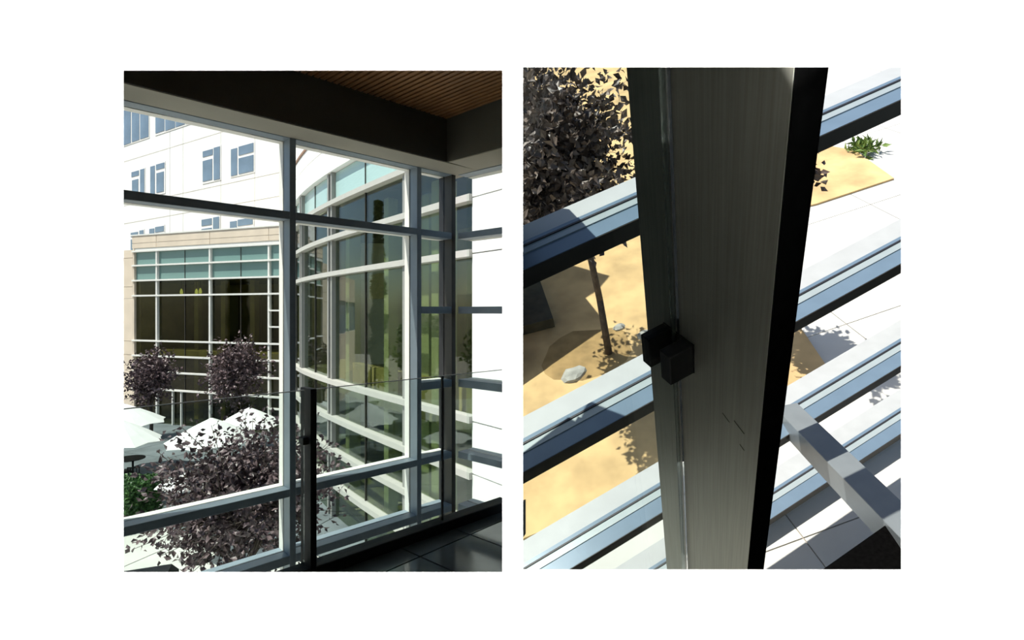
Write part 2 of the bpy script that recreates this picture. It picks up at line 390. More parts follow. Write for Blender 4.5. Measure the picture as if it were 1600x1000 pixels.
# railing of the left room
rail = root('glass_railing', R0, label='frameless glass balustrade with black post inside the corner window', cat='railing')
box('base_shoe', RF, (-2.6, 1.57), (-0.05, 0.06), (0, 0.07), M_['black'], rail, bevel=0.004)
zt = zz(-0.44)
box('post', RF, (0.0, 0.035), (-0.06, 0.07), (0.0, zt + 0.012), M_['black'], rail, bevel=0.002)
box('glass_panel', RF, (-0.98, -0.012), (-0.006, 0.006), (0.07, zt), M_['rail'], rail)
box('glass_panel', RF, (-2.5, -0.99), (-0.006, 0.006), (0.07, zt), M_['rail'], rail)
box('glass_panel', RF, (0.047, 0.957), (-0.006, 0.006), (0.07, zt), M_['rail'], rail)
box('glass_panel', RF, (0.967, 1.565), (-0.006, 0.006), (0.07, zt), M_['rail'], rail)
box('joint_strip', RF, (0.957, 0.967), (-0.008, 0.008), (0.07, zt), M_['black'], rail)
for a0, a1 in ((-2.5, -0.99), (-0.98, -0.012), (0.047, 0.957), (0.967, 1.565)):
    box('polished_edge', RF, (a0, a1), (-0.006, 0.006), (zt, zt + 0.004), M_['frame_out'], rail)
box('glass_clip', RF, (-0.03, 0.0), (-0.03, 0.03), (zz(-0.74), zz(-0.70)), M_['black'], rail, bevel=0.003)
# low black armchair at the lower left
ac = at(243, 884, 2.13)
arm = root('lounge_chair', (ac.x, ac.y, 0), label='black leather lounge chair in front of the glass balustrade', cat='chair')
AF = Fr((ac.x, ac.y, 0), Vector((1, 0.42, 0)), Vector((-0.42, 1, 0)), Z)
zc_ = ac.z
def rounded(name, fr, a, b, c, m, par, r):
    return box(name, fr, a, b, c, m, par, bevel=r)
rounded('backrest', AF, (-0.38, 0.08), (-0.10, 0.02), (0.2, zc_), M_['leather'], arm, 0.025)
rounded('seat', AF, (-0.34, 0.04), (-0.5, -0.10), (0.14, 0.30), M_['leather'], arm, 0.03)
for s in (-0.36, 0.03):
    for t in (-0.48, -0.02):
        box('leg', AF, (s, s + 0.03), (t, t + 0.03), (0.0, 0.2), M_['black'], arm)

# ------------------------------------------------------------------ courtyard ground
GZ = zz(-6.8)
ground = prism('ground', [(-70, -12, GZ - 0.02), (-0.3, -12, GZ - 0.02), (-0.05, 10.5, GZ - 0.02), (-0.05, 75, GZ - 0.02), (-70, 75, GZ - 0.02)], (0, 0, -0.5), M_['joint'], kind='structure', label='pale concrete courtyard paving seen below the window')
PS = 3.0
GFr = Fr((-6, 9, GZ), Vector((0.94, -0.34, 0)), Vector((0.34, 0.94, 0)), Z)
gh = [(Vector((-0.1, 0, 0)), Vector((-1, 0, 0)))]
for i in range(-9, 6):
    for j in range(-3, 10):
        c = [GFr.p(i * PS + 0.02, j * PS + 0.02, 0), GFr.p((i + 1) * PS - 0.02, j * PS + 0.02, 0), GFr.p((i + 1) * PS - 0.02, (j + 1) * PS - 0.02, 0), GFr.p(i * PS + 0.02, (j + 1) * PS - 0.02, 0)]
        q = clip_poly([Vector((v.x, v.y, GZ - 0.015)) for v in c], gh)
        if len(q) >= 3: prism('paving_slab', q, (0, 0, 0.015), M_['pave_shaded'] if j >= 2 else M_['pave'], ground)  # far slabs coloured darker for the shade over the courtyard

# ------------------------------------------------------------------ white tower far behind
def facade_frame(u1, Y1, u2, Y2):
    p, q = at(u1, CY, Y1), at(u2, CY, Y2); p.z = q.z = 0
    ex = (q - p).normalized(); ey = Vector((-ex.y, ex.x, 0))
    if ey.y < 0: ey = -ey
    return Fr(p, ex, ey, Z)          # b>0 = into the building
TF = facade_frame(193, 50, 353, 41.4)
tower = root('office_tower', TF.p(10, 5, GZ), label='tall white office block with blue windows behind the lower beige building', cat='building')
box('core', TF, (-12, 34), (0.06, 14), (GZ, zz(30)), M_['white_joint'], tower)
def tf(u, v):                        # pixel -> (a, c) on the tower face
    w = on_plane(u, v, TF.o, TF.ey); l = TF.loc(w); return l[0], l[2]
# stone panels in courses, split by joints
crs = [GZ, zz(1.5), zz(5.2)]
j1 = tf(250, 236)[1]; 
zj = sorted([GZ, zz(2.0), tf(300, 331)[1], (tf(300, 331)[1] + j1) / 2 - 1.2, j1, j1 + 7.2, j1 + 14.2, zz(30)])
aj = [-12, -6, tf(205, 300)[0] - 3.2, tf(225.0, 300)[0] + 4.4, tf(286, 300)[0], tf(345, 300)[0], tf(398, 300)[0], tf(441, 300)[0], tf(441, 300)[0] + 5, 34]
aj = sorted(aj)
for i in range(len(aj) - 1):
    for j in range(len(zj) - 1):
        if zj[j + 1] - zj[j] < 0.2: continue
        box('stone_panel', TF, (aj[i] + 0.03, aj[i + 1] - 0.03), (0.0, 0.12), (zj[j] + 0.03, zj[j + 1] - 0.03), M_['white_stone'], tower)
def twin(quads, dark=False):
    """one window made of panes given as page rectangles (u0,vtopleft,u1,vbotleft)"""
    pts = []
    for (u0, v0, u1, v1) in quads:
        a0, c1 = tf(u0, v0); a1, _ = tf(u1, v0); _, c0 = tf(u0, v1); pts.append((a0, a1, c0, c1))
    A0, A1 = min(p[0] for p in pts), max(p[1] for p in pts); C0_, C1_ = min(p[2] for p in pts), max(p[3] for p in pts)
    f = box('window', TF, (A0 - 0.1, A1 + 0.1), (-0.04, 0.0), (C0_ - 0.1, C1_ + 0.1), M_['white_stone'], tower)
    for (a0, a1, c0, c1) in pts: box('pane', TF, (a0, a1), (-0.07, -0.04), (c0, c1), M_['sky_pane'], f)
def cq(x0, y0, x1, y1): return (185 + .3 * x0, 100 + .3 * y0, 185 + .3 * x1, 100 + .3 * y1)
twin([cq(443, 457, 495, 487), cq(443, 507, 492, 614), cq(500, 438, 532, 606)])
twin([cq(590, 446, 622, 585), cq(630, 432, 707, 478), cq(630, 493, 707, 575)])
twin([cq(72, 565, 110, 590), cq(75, 607, 107, 700), cq(117, 551, 138, 690)])
twin([cq(170, 536, 193, 684), cq(200, 525, 243, 553), cq(202, 570, 240, 672)])
twin([cq(437, 812, 490, 845), cq(437, 860, 490, 960), cq(497, 800, 528, 956)])
twin([cq(585, 822, 620, 955), cq(625, 812, 703, 846), cq(625, 860, 703, 945)])
twin([cq(68, 880, 105, 902), cq(68, 915, 105, 990), cq(113, 868, 134, 990)])
twin([cq(165, 860, 190, 985), cq(195, 850, 240, 878), cq(195, 892, 240, 975)])
twin([cq(30, 130, 68, 424), cq(74, 118, 112, 408), cq(117, 105, 160, 393)])
twin([cq(197, 90, 243, 363), cq(248, 80, 298, 349), cq(302, 66, 350, 330), cq(355, 52, 420, 314)])

# ------------------------------------------------------------------ beige three storey building
BFa = facade_frame(212, 34, 440, 30.05)
def bf(u): 
    l = BFa.loc(on_plane(u, CY, BFa.o, BFa.ey)); return l[0]
low = root('office_building', BFa.p(5, 2, GZ), label='beige stone building with a glazed front facing the courtyard', cat='building')
aR = bf(462) + 0.6; aL = 0.0
zroof = zz(4.75)
# shell: floors, back, sides
box('back_wall', BFa, (-6, aR), (5.6, 5.8), (GZ, zroof), M_['interior'], low)
box('roof', BFa, (-0.25, aR + 3), (0.3, 5.6), (zz(4.3), zz(4.45)), M_['stone'], low)
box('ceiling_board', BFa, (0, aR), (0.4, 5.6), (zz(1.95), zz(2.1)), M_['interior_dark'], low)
box('floor_slab', BFa, (0, aR), (0.5, 5.6), (zz(-2.75), zz(-2.35)), M_['interior'], low)
box('side_wall', BFa, (-0.1, 0.05), (0.3, 5.6), (GZ, zroof - 0.3), M_['interior'], low)
box('end_wall', BFa, (aR - 0.1, aR), (0.3, 5.6), (GZ, zroof - 0.3), M_['interior'], low)
for k, u in enumerate((262, 305, 352, 398)):
    box('column', BFa, (bf(u), bf(u) + 0.35), (1.8, 2.15), (GZ, zz(1.95)), M_['interior'], low)
for (u0, u1) in ((262, 300), (338, 372), (390, 420)):
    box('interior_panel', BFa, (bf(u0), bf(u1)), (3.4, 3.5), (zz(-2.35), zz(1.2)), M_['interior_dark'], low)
# parapet panels
pj = [-0.2, bf(246.5), bf(330), bf(422), aR + 3]
for i in range(4):
    for (c0, c1) in ((zz(3.98), zz(4.28)), (zz(4.3), zz(4.75))):
        box('stone_panel', BFa, (pj[i] + 0.02, pj[i + 1] - 0.02), (-0.1, 0.3), (c0 + 0.01, c1 - 0.01), M_['stone'], low)
box('parapet_core', BFa, (-0.15, aR + 3), (-0.07, 0.28), (zz(3.99), zz(4.74)), M_['white_joint'], low)
box('coping', BFa, (-0.25, aR + 3), (-0.14, 0.36), (zz(4.75), zz(4.83)), M_['frame_out'], low)
box('head_bar', BFa, (-0.1, aR), (-0.06, 0.3), (zz(3.78), zz(3.98)), M_['frame_out'], low)
# stone pier at the left, in courses
zp = [GZ, zz(-5.4), zz(-4.55), zz(-2.65), zz(-1.8), zz(0.85), zz(1.60), zz(3.4), zz(3.9)]
for i in range(len(zp) - 1):
    box('stone_panel', BFa, (-6, -0.12), (-0.1, 0.3), (zp[i] + 0.012, zp[i + 1] - 0.012), M_['stone'], low)
box('stone_panel', BFa, (-0.11, -0.0), (-0.1, 0.3), (GZ, zz(3.98)), M_['stone'], low)
for k in range(5):
    w0 = -28 + k * 4.4
    for (c0, c1) in ((GZ, zz(-2.2)), (zz(1.2), zz(3.9))):
        box('stone_panel', BFa, (w0 + 0.012, w0 + 4.4 - 0.012), (-0.1, 0.3), (c0, c1), M_['stone'], low)
    box('dark_pane', BFa, (w0, w0 + 4.4), (0.1, 0.2), (zz(-2.2), zz(1.2)), M_['sky_pane'], low)
    box('mullion', BFa, (w0 - 0.06, w0 + 0.06), (-0.05, 0.1), (zz(-2.2), zz(1.2)), M_['frame_out'], low)
# glazing
zb_ = [3.78, 2.90, 1.97, 1.03, -1.75, -2.68, -3.65, -4.70]
av = [0.0, bf(247), bf(330), bf(422), aR]
for z in zb_: box('glazing_bar', BFa, (-0.15, aR), (-0.16, 0.0), (zz(z) - 0.048, zz(z) + 0.048), M_['frame_out'], low)
for a in av[1:4] : box('mullion', BFa, (a - 0.06, a + 0.06), (-0.12, 0.05), (GZ, zz(3.8)), M_['frame_out'], low)
for z in (0.1, -0.81, -4.45 - .9, -5.9): box('glazing_bar', BFa, (av[3], aR), (-0.16, 0.0), (zz(z) - 0.042, zz(z) + 0.042), M_['frame_out'], low)
thin = {1: bf(288.5), 2: bf(376)}
zall = zb_ + [-6.75]
for i in range(4):
    parts = [(av[i], thin[i]), (thin[i], av[i + 1])] if i in thin else [(av[i], av[i + 1])]
    for (a0, a1) in parts:
        for j in range(len(zall) - 1):
            m = M_['teal'] if j < 2 else M_['tint_far']
            box('pane', BFa, (a0 + 0.015, a1 - 0.015), (0.03, 0.06), (zz(zall[j + 1]) + 0.01, zz(zall[j]) - 0.01), m, low)
for i in thin: box('thin_mullion', BFa, (thin[i] - 0.015, thin[i] + 0.015), (0.0, 0.07), (GZ, zz(3.8)), M_['dark_frame'], low)
# doorway
d0, d1_ = bf(272), bf(284)
box('door_frame', BFa, (d0 - .08, d0), (-0.1, 0.02), (GZ, zz(-4.75)), M_['frame_out'], low)
box('door_frame', BFa, (d1_, d1_ + .08), (-0.1, 0.02), (GZ, zz(-4.75)), M_['frame_out'], low)
# pendant lamps inside
for (u, v) in ((283.5, 456), (307, 456), (313, 455)):
    p = on_plane(u, v, BFa.p(0, 1.3, 0), BFa.ey)
    lab = {283.5: 'left single yellow-green pendant lamp behind the beige building glazing', 307: 'middle yellow-green pendant lamp, left of the close pair', 313: 'right yellow-green pendant lamp of the close pair'}[u]
    r = root('pendant_lamp', p, label=lab, cat='lamp', group='pendant lamps in the beige building')
    V, Fc = [], []; prof = [(0.02, 0.20), (0.05, 0.15), (0.085, 0.03), (0.09, -0.08), (0.06, -0.14)]; nn = 10
    for (rr, h) in prof:
        for k in range(nn): t = 2 * math.pi * k / nn; V.append(p + Vector((rr * math.cos(t), rr * math.sin(t), h)))
    for q in range(len(prof) - 1):
        for k in range(nn): Fc.append((q * nn + k, q * nn + (k + 1) % nn, (q + 1) * nn + (k + 1) % nn, (q + 1) * nn + k))
    Fc.append(tuple(range(nn))); Fc.append(tuple(range(len(V) - nn, len(V))))
    mk('shade', V, Fc, M_['lamp'], r, smooth=True)
    tubes('cord', [(p + Vector((0, 0, 0.18)), Vector((p.x, p.y, zz(1.95))), 0.012, 0.012)], M_['black'], r)

# ------------------------------------------------------------------ curved glass building
ctrl = [(-10.2, 31.5), (-10.55, 28.6), (-10.35, 26.6), (-9.85, 24.75), (-9.0, 23.0), (-7.75, 20.85), (-6.3, 18.7), (-4.6, 16.45), (-2.75, 14.15), (-0.76, 11.72), (1.2, 9.5)]
def crom(p0, p1, p2, p3, t):
    return tuple(0.5 * ((2 * b) + (-a + c) * t + (2 * a - 5 * b + 4 * c - d) * t * t + (-a + 3 * b - 3 * c + d) * t ** 3) for a, b, c, d in zip(p0, p1, p2, p3))
curve = []
for i in range(1, len(ctrl) - 2):
    for k in range(24): curve.append(Vector((*crom(*ctrl[i - 1:i + 3], k / 24), 0)))
curve.append(Vector((*ctrl[-2], 0)))
cum = [0]
for i in range(1, len(curve)): cum.append(cum[-1] + (curve[i] - curve[i - 1]).length)
LT = cum[-1]
def cpt(s):
    s = max(0, min(LT, s)); i = 0
    while i < len(cum) - 2 and cum[i + 1] < s: i += 1
    t = (s - cum[i]) / (cum[i + 1] - cum[i]); p = curve[i].lerp(curve[i + 1], t)
    j0, j1_ = max(0, i - 6), min(len(curve) - 1, i + 7)
    d = (curve[j1_] - curve[j0]).normalized(); nrm = Vector((d.y, -d.x, 0))
    if nrm.y > 0: nrm = -nrm          # towards the courtyard
    return p, d, nrm
def s_at(u):
    best = min(range(len(curve)), key=lambda i: abs(CX + F * curve[i].x / curve[i].y - u) + (1000 if curve[i].y > 25.6 else 0)); return cum[best]
drum = root('curved_building', (-5, 19, GZ), label='curved glass building with white horizontal bars and white parapet', cat='building')
def clampx(v): return Vector((min(v.x, -0.1), v.y, v.z))      # stay on this side of the partition line
def sweep(name, s0, s1, b0, b1, z0, z1, m, par, step=0.5, **k):
    n = max(1, int((s1 - s0) / step)); V, Fc = [], []
    for i in range(n + 1):
        p, d, nr = cpt(s0 + (s1 - s0) * i / n)
        for (b, z) in ((b0, z0), (b1, z0), (b1, z1), (b0, z1)): V.append(clampx(p + nr * b + Z * z))
    for i in range(n):
        for j in range(4): Fc.append((4 * i + j, 4 * i + (j + 1) % 4, 4 * i + 4 + (j + 1) % 4, 4 * i + 4 + j))
    Fc += [(0, 1, 2, 3), (4 * n, 4 * n + 1, 4 * n + 2, 4 * n + 3)]
    return mk(name, V, Fc, m, par, **k)
zd = [4.66, 3.62, 2.46, 1.27, -2.30, -3.50, -4.58, -5.66]
sA = 0.0
s475, s519 = s_at(474.5), s_at(519.5)
dS = s519 - s475
mp = [s475 - dS, s475, s519, s_at(643)]
for z in zd[1:]: sweep('glazing_bar', sA, LT, -0.05, 0.20, zz(z) - 0.075, zz(z) + 0.075, M_['frame_bar'], drum)
sweep('parapet_band', sA, LT, -0.25, 0.18, zz(4.66), zz(5.48), M_['white_stone'], drum)
sweep('parapet_band', sA, LT, -0.25, 0.18, zz(5.51), zz(6.1), M_['white_stone'], drum)
sweep('coping', sA, LT, -0.5, 0.22, zz(6.1), zz(6.2), M_['cap'], drum)
for s in mp:
    for off in (-0.17, 0.17):
        p, d, nr = cpt(s + off); fr = Fr((p.x, p.y, 0), d, nr, Z)
        box('mullion', fr, (-0.07, 0.07), (-0.12, 0.12), (GZ, zz(4.66)), M_['frame_mid'], drum)
segs = []
lim = [sA] + mp + [LT]
for i in range(len(lim) - 1):
    if lim[i + 1] - lim[i] < 0.6: continue
    a, b = lim[i] + (0.26 if i else 0), lim[i + 1] - (0.26 if i < len(lim) - 2 else 0)
    mid = (a + b) / 2 if i < len(lim) - 2 else None
    segs += [(a, mid - 0.015), (mid + 0.015, b)] if mid else [(a, b)]
    if mid:
        sweep('thin_mullion', mid - 0.015, mid + 0.015, -0.06, 0.02, GZ, zz(4.66), M_['dark_frame'], drum)
zl = zd + [-6.78]
for (a, b) in segs:
    for j in range(len(zl) - 1):
        sweep('pane', a, b, -0.04, -0.01, zz(zl[j + 1]) + 0.02, zz(zl[j]) - 0.02, M_['teal_light'] if j == 0 else M_['tint'], drum, 0.7, smooth=False)
# inside of the curved building
sweep('inner_wall', sA, LT, -6.2, -6.0, GZ, zz(4.6), M_['interior'], drum, 1.0)
for z in (-2.65, -6.75): sweep('inner_floor', sA + 1, LT, -6.0, -0.5, zz(z) - 0.2, zz(z), M_['inner_floor'], drum, 1.0)
sweep('beige_band', s475 + 0.6, LT, -2.7, -2.5, zz(0.55), zz(1.55), M_['stone'], drum, 1.0)  # beige band hung behind the panes
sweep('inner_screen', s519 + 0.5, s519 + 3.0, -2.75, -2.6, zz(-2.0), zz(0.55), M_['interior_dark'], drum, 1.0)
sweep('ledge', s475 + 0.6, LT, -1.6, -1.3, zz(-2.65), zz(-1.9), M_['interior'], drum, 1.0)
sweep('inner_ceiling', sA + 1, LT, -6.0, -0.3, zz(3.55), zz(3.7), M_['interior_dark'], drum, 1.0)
for (s, b, wd) in ((s519 + 2.4, -1.0, 0.16), (s519 + 3.6, -1.8, 0.30), (s475 + 2.2, -1.4, 0.22), (s519 + 5.4, -1.1, 0.25), (s475 + 4.4, -2.2, .2), (s519 + 1.2, -3.0, .35)):
    p, d, nr = cpt(s); fr = Fr((p.x, p.y, 0), d, nr, Z)
    if fr.p(0, b, 0).x > -0.5: continue
    box('column', fr, (-wd, wd), (b - wd, b + wd), (GZ, zz(3.55)), M_['column'], drum)
# plain white stone wall continuing to the right
pe, de, ne = cpt(LT)
WR = Fr((pe.x, pe.y, 0), de, ne, Z)
Lr = (-0.06 - pe.x) / de.x
rw = root('stone_wall_wing', WR.p(0.5, 0, GZ), label='sunlit white stone wall adjoining the curved glazing', cat='building')
prism('core', [WR.p(0, -0.05, GZ), WR.p(Lr, -0.05, GZ), Vector((-0.06, WR.p(0, -1, 0).y + 0.4, GZ)), WR.p(0, -1.0, GZ) + Vector((-0.3, 0, 0))], Z * (zz(3.75) - GZ), M_['cap'], rw)
zq = [-6.8, -5.7, -4.6, -3.46, -2.34, 1.26, 2.46, 3.75]
for i in range(len(zq) - 1): box('stone_panel', WR, (0, Lr), (-0.05, 0.12), (zz(zq[i]) + 0.014, zz(zq[i + 1]) - 0.014), M_['white_stone'], rw)

# ------------------------------------------------------------------ plants
def leaf_geo(V, Fc, p, d, up, L, Wd):
    d = d.normalized(); s = d.cross(up)
    if s.length < 1e-4: s = d.orthogonal()
    s = s.normalized(); nn = s.cross(d).normalized(); b = len(V)
    V += [p, p + d * L * .45 + s * Wd * .5 + nn * L * .10, p + d * L * .55 , p + d * L * .45 - s * Wd * .5 + nn * L * .10, p + d * L - nn * L * .12]
    Fc += [(b, b + 1, b + 2), (b + 1, b + 4, b + 2), (b, b + 2, b + 3), (b + 2, b + 4, b + 3)]
def raw(name, V, Fc, m, par, kind=None, **k):
    me = bpy.data.meshes.new(name); c = PM[par.name].translation if par else Vector()
    me.from_pydata([v - c for v in V], [], Fc); me.materials.append(m)
    o = bpy.data.objects.new(name, me); place(o, Matrix.Translation(c), par)
    if kind: o['kind'] = kind
    return setp(o, **k)
def rnd_dir(rg):
    while True:
        v = Vector((rg.uniform(-1, 1), rg.uniform(-1, 1), rg.uniform(-1, 1)))
        if 0.05 < v.length < 1: return v.normalized()
def shrub_tree(name, fr, base_h, crown_c, rad, nshoot, nleaf, L, seed, lab, grp, m, trunk_r=0.08, core=0.25, upb=0.35, cat='tree', xmin=None):
    """fr: frame whose origin is the trunk base; crown centre crown_c and radii rad in that frame"""
    rg = random.Random(seed)
    r = root(name, fr.o, label=lab, cat=cat, group=grp)
    fork = Vector((crown_c[0] * .12, crown_c[1] * .12, base_h))
    P = lambda v: fr.p(v[0], v[1], v[2])
    tubes('trunk', [(P((0, 0, 0)), P(fork * 0.5 + Vector((0.03, 0, 0))), trunk_r, trunk_r * .85), (P(fork * 0.5 + Vector((0.03, 0, 0))), P(fork), trunk_r * .85, trunk_r * .75)], M_['bark'], r, 8)
    bsegs = []; V, Fc = [], []
    nb = 7; mids = []
    for i in range(nb):
        t = 2 * math.pi * (i + rg.random() * .5) / nb
        q = Vector((crown_c[0] + rad[0] * .45 * math.cos(t), crown_c[1] + rad[1] * .45 * math.sin(t), crown_c[2] + rad[2] * rg.uniform(-.35, .35)))
        mids.append(q)
        if xmin is None or P(q).x > xmin: bsegs.append((P(fork), P(q), trunk_r * .5, trunk_r * .22))
    mids.append(Vector(crown_c) + Vector((0, 0, rad[2] * .3))); bsegs.append((P(fork), P(mids[-1]), trunk_r * .5, trunk_r * .22))
    for i in range(nshoot):
        st = rg.choice(mids) + rnd_dir(rg) * min(rad) * 0.12
        d = rnd_dir(rg); d.z += upb; d.normalize()
        e = Vector(crown_c) + Vector((d.x * rad[0], d.y * rad[1], d.z * rad[2])) * rg.uniform(core, 1.08)
        if i % 2 == 0 and (xmin is None or (P(e).x > xmin and P(st).x > xmin)): bsegs.append((P(st), P(e), trunk_r * .10, trunk_r * .04))
        ax = (e - st)
        for k in range(nleaf):
            t = 0.15 + 0.9 * (k + rg.random()) / nleaf
            pt = st + ax * t + rnd_dir(rg) * L * .7
            dd = (ax.normalized() * .5 + rnd_dir(rg)).normalized()
            wd = fr.basis @ dd; l = L * rg.uniform(.65, 1.15)
            if xmin is not None and P(pt).x < xmin: continue
            leaf_geo(V, Fc, P(pt), wd, fr.basis @ rnd_dir(rg), l, l * .62)
    tubes('branch', bsegs, M_['bark'], r, 5, kind='stuff')
    raw('foliage', V, Fc, m, r, kind='stuff')
    return r
gp = at(378, 760, 8.6)
def tree_at(name, u, v, Y, rx, rz, ns, nl, L, seed, lab, m, **k):
    c = at(u, v, Y); fr = Fr((c.x, c.y, GZ), (1, 0, 0), (0, 1, 0), Z)
    return shrub_tree(name, fr, max(0.6, c.z - rz * .75 - GZ), (0, 0, c.z - GZ), (rx, rx, rz), ns, nl, L, seed, lab, 'purple-leaved plum trees in the courtyard', m, **k)
tree_at('plum_tree', 380, 784, 8.8, 1.62, 1.48, 520, 21, 0.112, 3, 'large purple-leaved plum tree close below the window', M_['plum'], trunk_r=0.09, core=.45, upb=.15)
tree_at('plum_tree', 236, 594, 29.5, 1.35, 1.85, 260, 16, 0.21, 5, 'small dark plum tree at the left end of the beige building', M_['plum'], trunk_r=0.1, core=.4)
tree_at('plum_tree', 368, 588, 27.0, 1.62, 2.05, 330, 16, 0.20, 8, 'bushy plum tree in front of the middle of the beige building', M_['plum'], trunk_r=0.1, core=.4)
# hedge
hb = at(193, 765, 17.5)
rg = random.Random(11)
hedge = root('hedge', (hb.x, hb.y, GZ), label='clipped bright green hedge at the left edge of the courtyard', cat='hedge')
V, Fc = [], []
hx0, hx1, hy0, hy1, hz = -15.2, -11.75, 16.6, 18.3, GZ + 1.35
for i in range(5200):
    f = rg.random(); p = Vector((rg.uniform(hx0, hx1), rg.uniform(hy0, hy1), rg.uniform(GZ + .05, hz)))
    q = rg.random()
    if q < .45: p.z = hz - rg.random() * .08
    elif q < .8: p.y = hy0 + rg.random() * .08
    else: p.x = hx1 - rg.random() * .08
    leaf_geo(V, Fc, p, rnd_dir(rg), rnd_dir(rg), .13, .09)
raw('foliage', V, Fc, M_['hedge'], hedge, kind='stuff')
box('core', W0, (hx0 + .1, hx1 - .1), (hy0 + .1, hy1 - .1), (GZ, hz - .1), M_['hedge'], hedge)
# tall conifer standing left of the view: it shows as a reflection in the curved glass
def conifer(x, y, h, r, seed, lab):
    rg = random.Random(seed); rt = root('conifer', (x, y, GZ), label=lab, cat='tree', group='conifers left of the courtyard')
    tubes('trunk', [((x, y, GZ), (x, y, GZ + h), .25, .05)], M_['bark'], rt, 8)
    V, Fc = [], []
    for i in range(5200):
        t = rg.random() ** .8; z = GZ + 1.5 + t * (h - 1.5); rr = r * (1 - t) * (0.75 + .35 * math.sin(t * 38)) + .1
        a = rg.uniform(0, 6.28); q = rr * math.sqrt(rg.random())
        leaf_geo(V, Fc, Vector((x + q * math.cos(a), y + q * math.sin(a), z)), Vector((math.cos(a), math.sin(a), -.35)) + rnd_dir(rg) * .4, rnd_dir(rg), .5, .22)
    raw('foliage', V, Fc, M_['pine'], rt, kind='stuff')

conifer(-26.5, 26.6, 15.0, 0.65, 1, 'tall dark conifer mirrored in the curved glass')
for (tx, ty, th, sd, lb) in ((-20.5, 15.5, 2.3, 41, 'round green tree left of the hedge'), (-21.5, 21.0, 2.0, 42, 'round green tree mirrored low in the curved glass'), (-19.0, 10.0, 2.4, 43, 'round green tree nearest the corner room')):
    frt = Fr((tx, ty, GZ), (1, 0, 0), (0, 1, 0), Z)
    shrub_tree('broadleaf_tree', frt, 2.2, (0, 0, 4.3), (th, th, 2.3), 200, 14, 0.34, sd, lb, 'green trees left of the courtyard', M_['hedge'], trunk_r=.14, core=.4)
# ------------------------------------------------------------------ umbrellas, tables, chairs
def umbrella(c, rad, rim_z, apex_z, lab, seed):
    r = root('parasol', (c[0], c[1], GZ), label=lab, cat='parasol', group='white parasols in the courtyard')
    n = 8; V, Fc = [Vector((c[0], c[1], apex_z))], []; rg = random.Random(seed); ph = rg.random()
    rings = [(0.33, .30), (0.66, .63), (1.0, 1.0)]
    for (fr_, dz) in rings:
        for i in range(16):
            t = 2 * math.pi * (i / 16) + ph; rr = rad * fr_ * (1 if i % 2 == 0 else 0.925 - .03 * fr_)
            sag = 0 if i % 2 == 0 else -0.03 * rad * fr_ * -1
            V.append(Vector((c[0] + rr * math.cos(t), c[1] + rr * math.sin(t), apex_z + (rim_z - apex_z) * dz + (0.05 * fr_ if i % 2 else 0))))
    for i in range(16): Fc.append((0, 1 + i, 1 + (i + 1) % 16))
    for q in range(2):
        for i in range(16): Fc.append((1 + 16 * q + i, 1 + 16 * q + (i + 1) % 16, 17 + 16 * q + (i + 1) % 16, 17 + 16 * q + i))
    nv = len(V); V2 = V + [v - Z * 0.02 for v in V]; F2 = Fc + [tuple(reversed([a + nv for a in f])) for f in Fc]
    for i in range(16): F2.append((33 + i, 33 + (i + 1) % 16, nv + 33 + (i + 1) % 16, nv + 33 + i))
    mk('canopy', V2, F2, M_['umb'], r)
    tubes('pole', [((c[0], c[1], GZ), (c[0], c[1], apex_z + .12), .035, .03)], M_['black'], r, 8)
    tubes('base', [((c[0], c[1], GZ), (c[0], c[1], GZ + .10), .32, .28)], M_['black'], r, 14)
    for i in range(8):
        t = 2 * math.pi * (i / 8) + ph
        e = Vector((c[0] + rad * .97 * math.cos(t), c[1] + rad * .97 * math.sin(t), rim_z - .03))
        tubes('rib', [(Vector((c[0], c[1], apex_z - .05)), e, .012, .01)], M_['black'], r, 5)
def umb_at(u, vrim, Y, rad, lab, seed, rise=0.72):
    p = at(u, vrim, Y); umbrella((p.x, p.y), rad, p.z, p.z + rise, lab, seed)
umb_at(192, 661, 23.0, 1.62, 'white parasol at the left edge, farther and half shaded', 1, .85)
umb_at(186, 691, 19.6, 1.40, 'white parasol at the left edge, nearer and lower', 2, .85)
umb_at(331, 689, 19.6, 1.55, 'white parasol left of the plum tree crown', 3, .85)
umb_at(390, 664, 22.8, 1.40, 'white parasol showing above the large plum tree', 4, .75)
umb_at(312, 753, 14.9, 1.05, 'white parasol low behind the large plum leaves', 5, .34)
def cafe_table(x, y, lab):
    r = root('cafe_table', (x, y, GZ), label=lab, cat='table', group='black metal cafe tables')
    tubes('table_top', [((x, y, GZ + .71), (x, y, GZ + .74), .55, .55)], M_['black'], r, 20, smooth=False)
    tubes('pedestal', [((x + .12, y, GZ), (x + .12, y, GZ + .71), .04, .04)], M_['black'], r, 8)
    for k in range(4):
        t = k * math.pi / 2
        tubes('foot', [((x + .12, y, GZ + .05), (x + .12 + .35 * math.cos(t), y + .35 * math.sin(t), GZ + .02), .02, .02)], M_['black'], r, 6)
def cafe_chair(x, y, ang, lab):
    fr = Fr((x, y, GZ), (math.cos(ang), math.sin(ang), 0), (-math.sin(ang), math.cos(ang), 0), Z)
    r = root('cafe_chair', (x, y, GZ), label=lab, cat='chair', group='black metal cafe chairs')
    for i in range(5): box('seat_slat', fr, (-.22, .22), (-.2 + i * .085, -.2 + i * .085 + .055), (.44, .46), M_['black'], r)
    for i in range(5): box('back_bar', fr, (-.21 + i * .1, -.18 + i * .1), (.21, .23), (.46, .86), M_['black'], r)
    box('back_rail', fr, (-.22, .22), (.205, .235), (.84, .89), M_['black'], r)
    box('back_rail', fr, (-.22, .22), (.205, .235), (.62, .66), M_['black'], r)
    for a in (-.21, .19):
        for b in (-.2, .2): box('leg', fr, (a, a + .025), (b, b + .025), (0, .44), M_['black'], r)
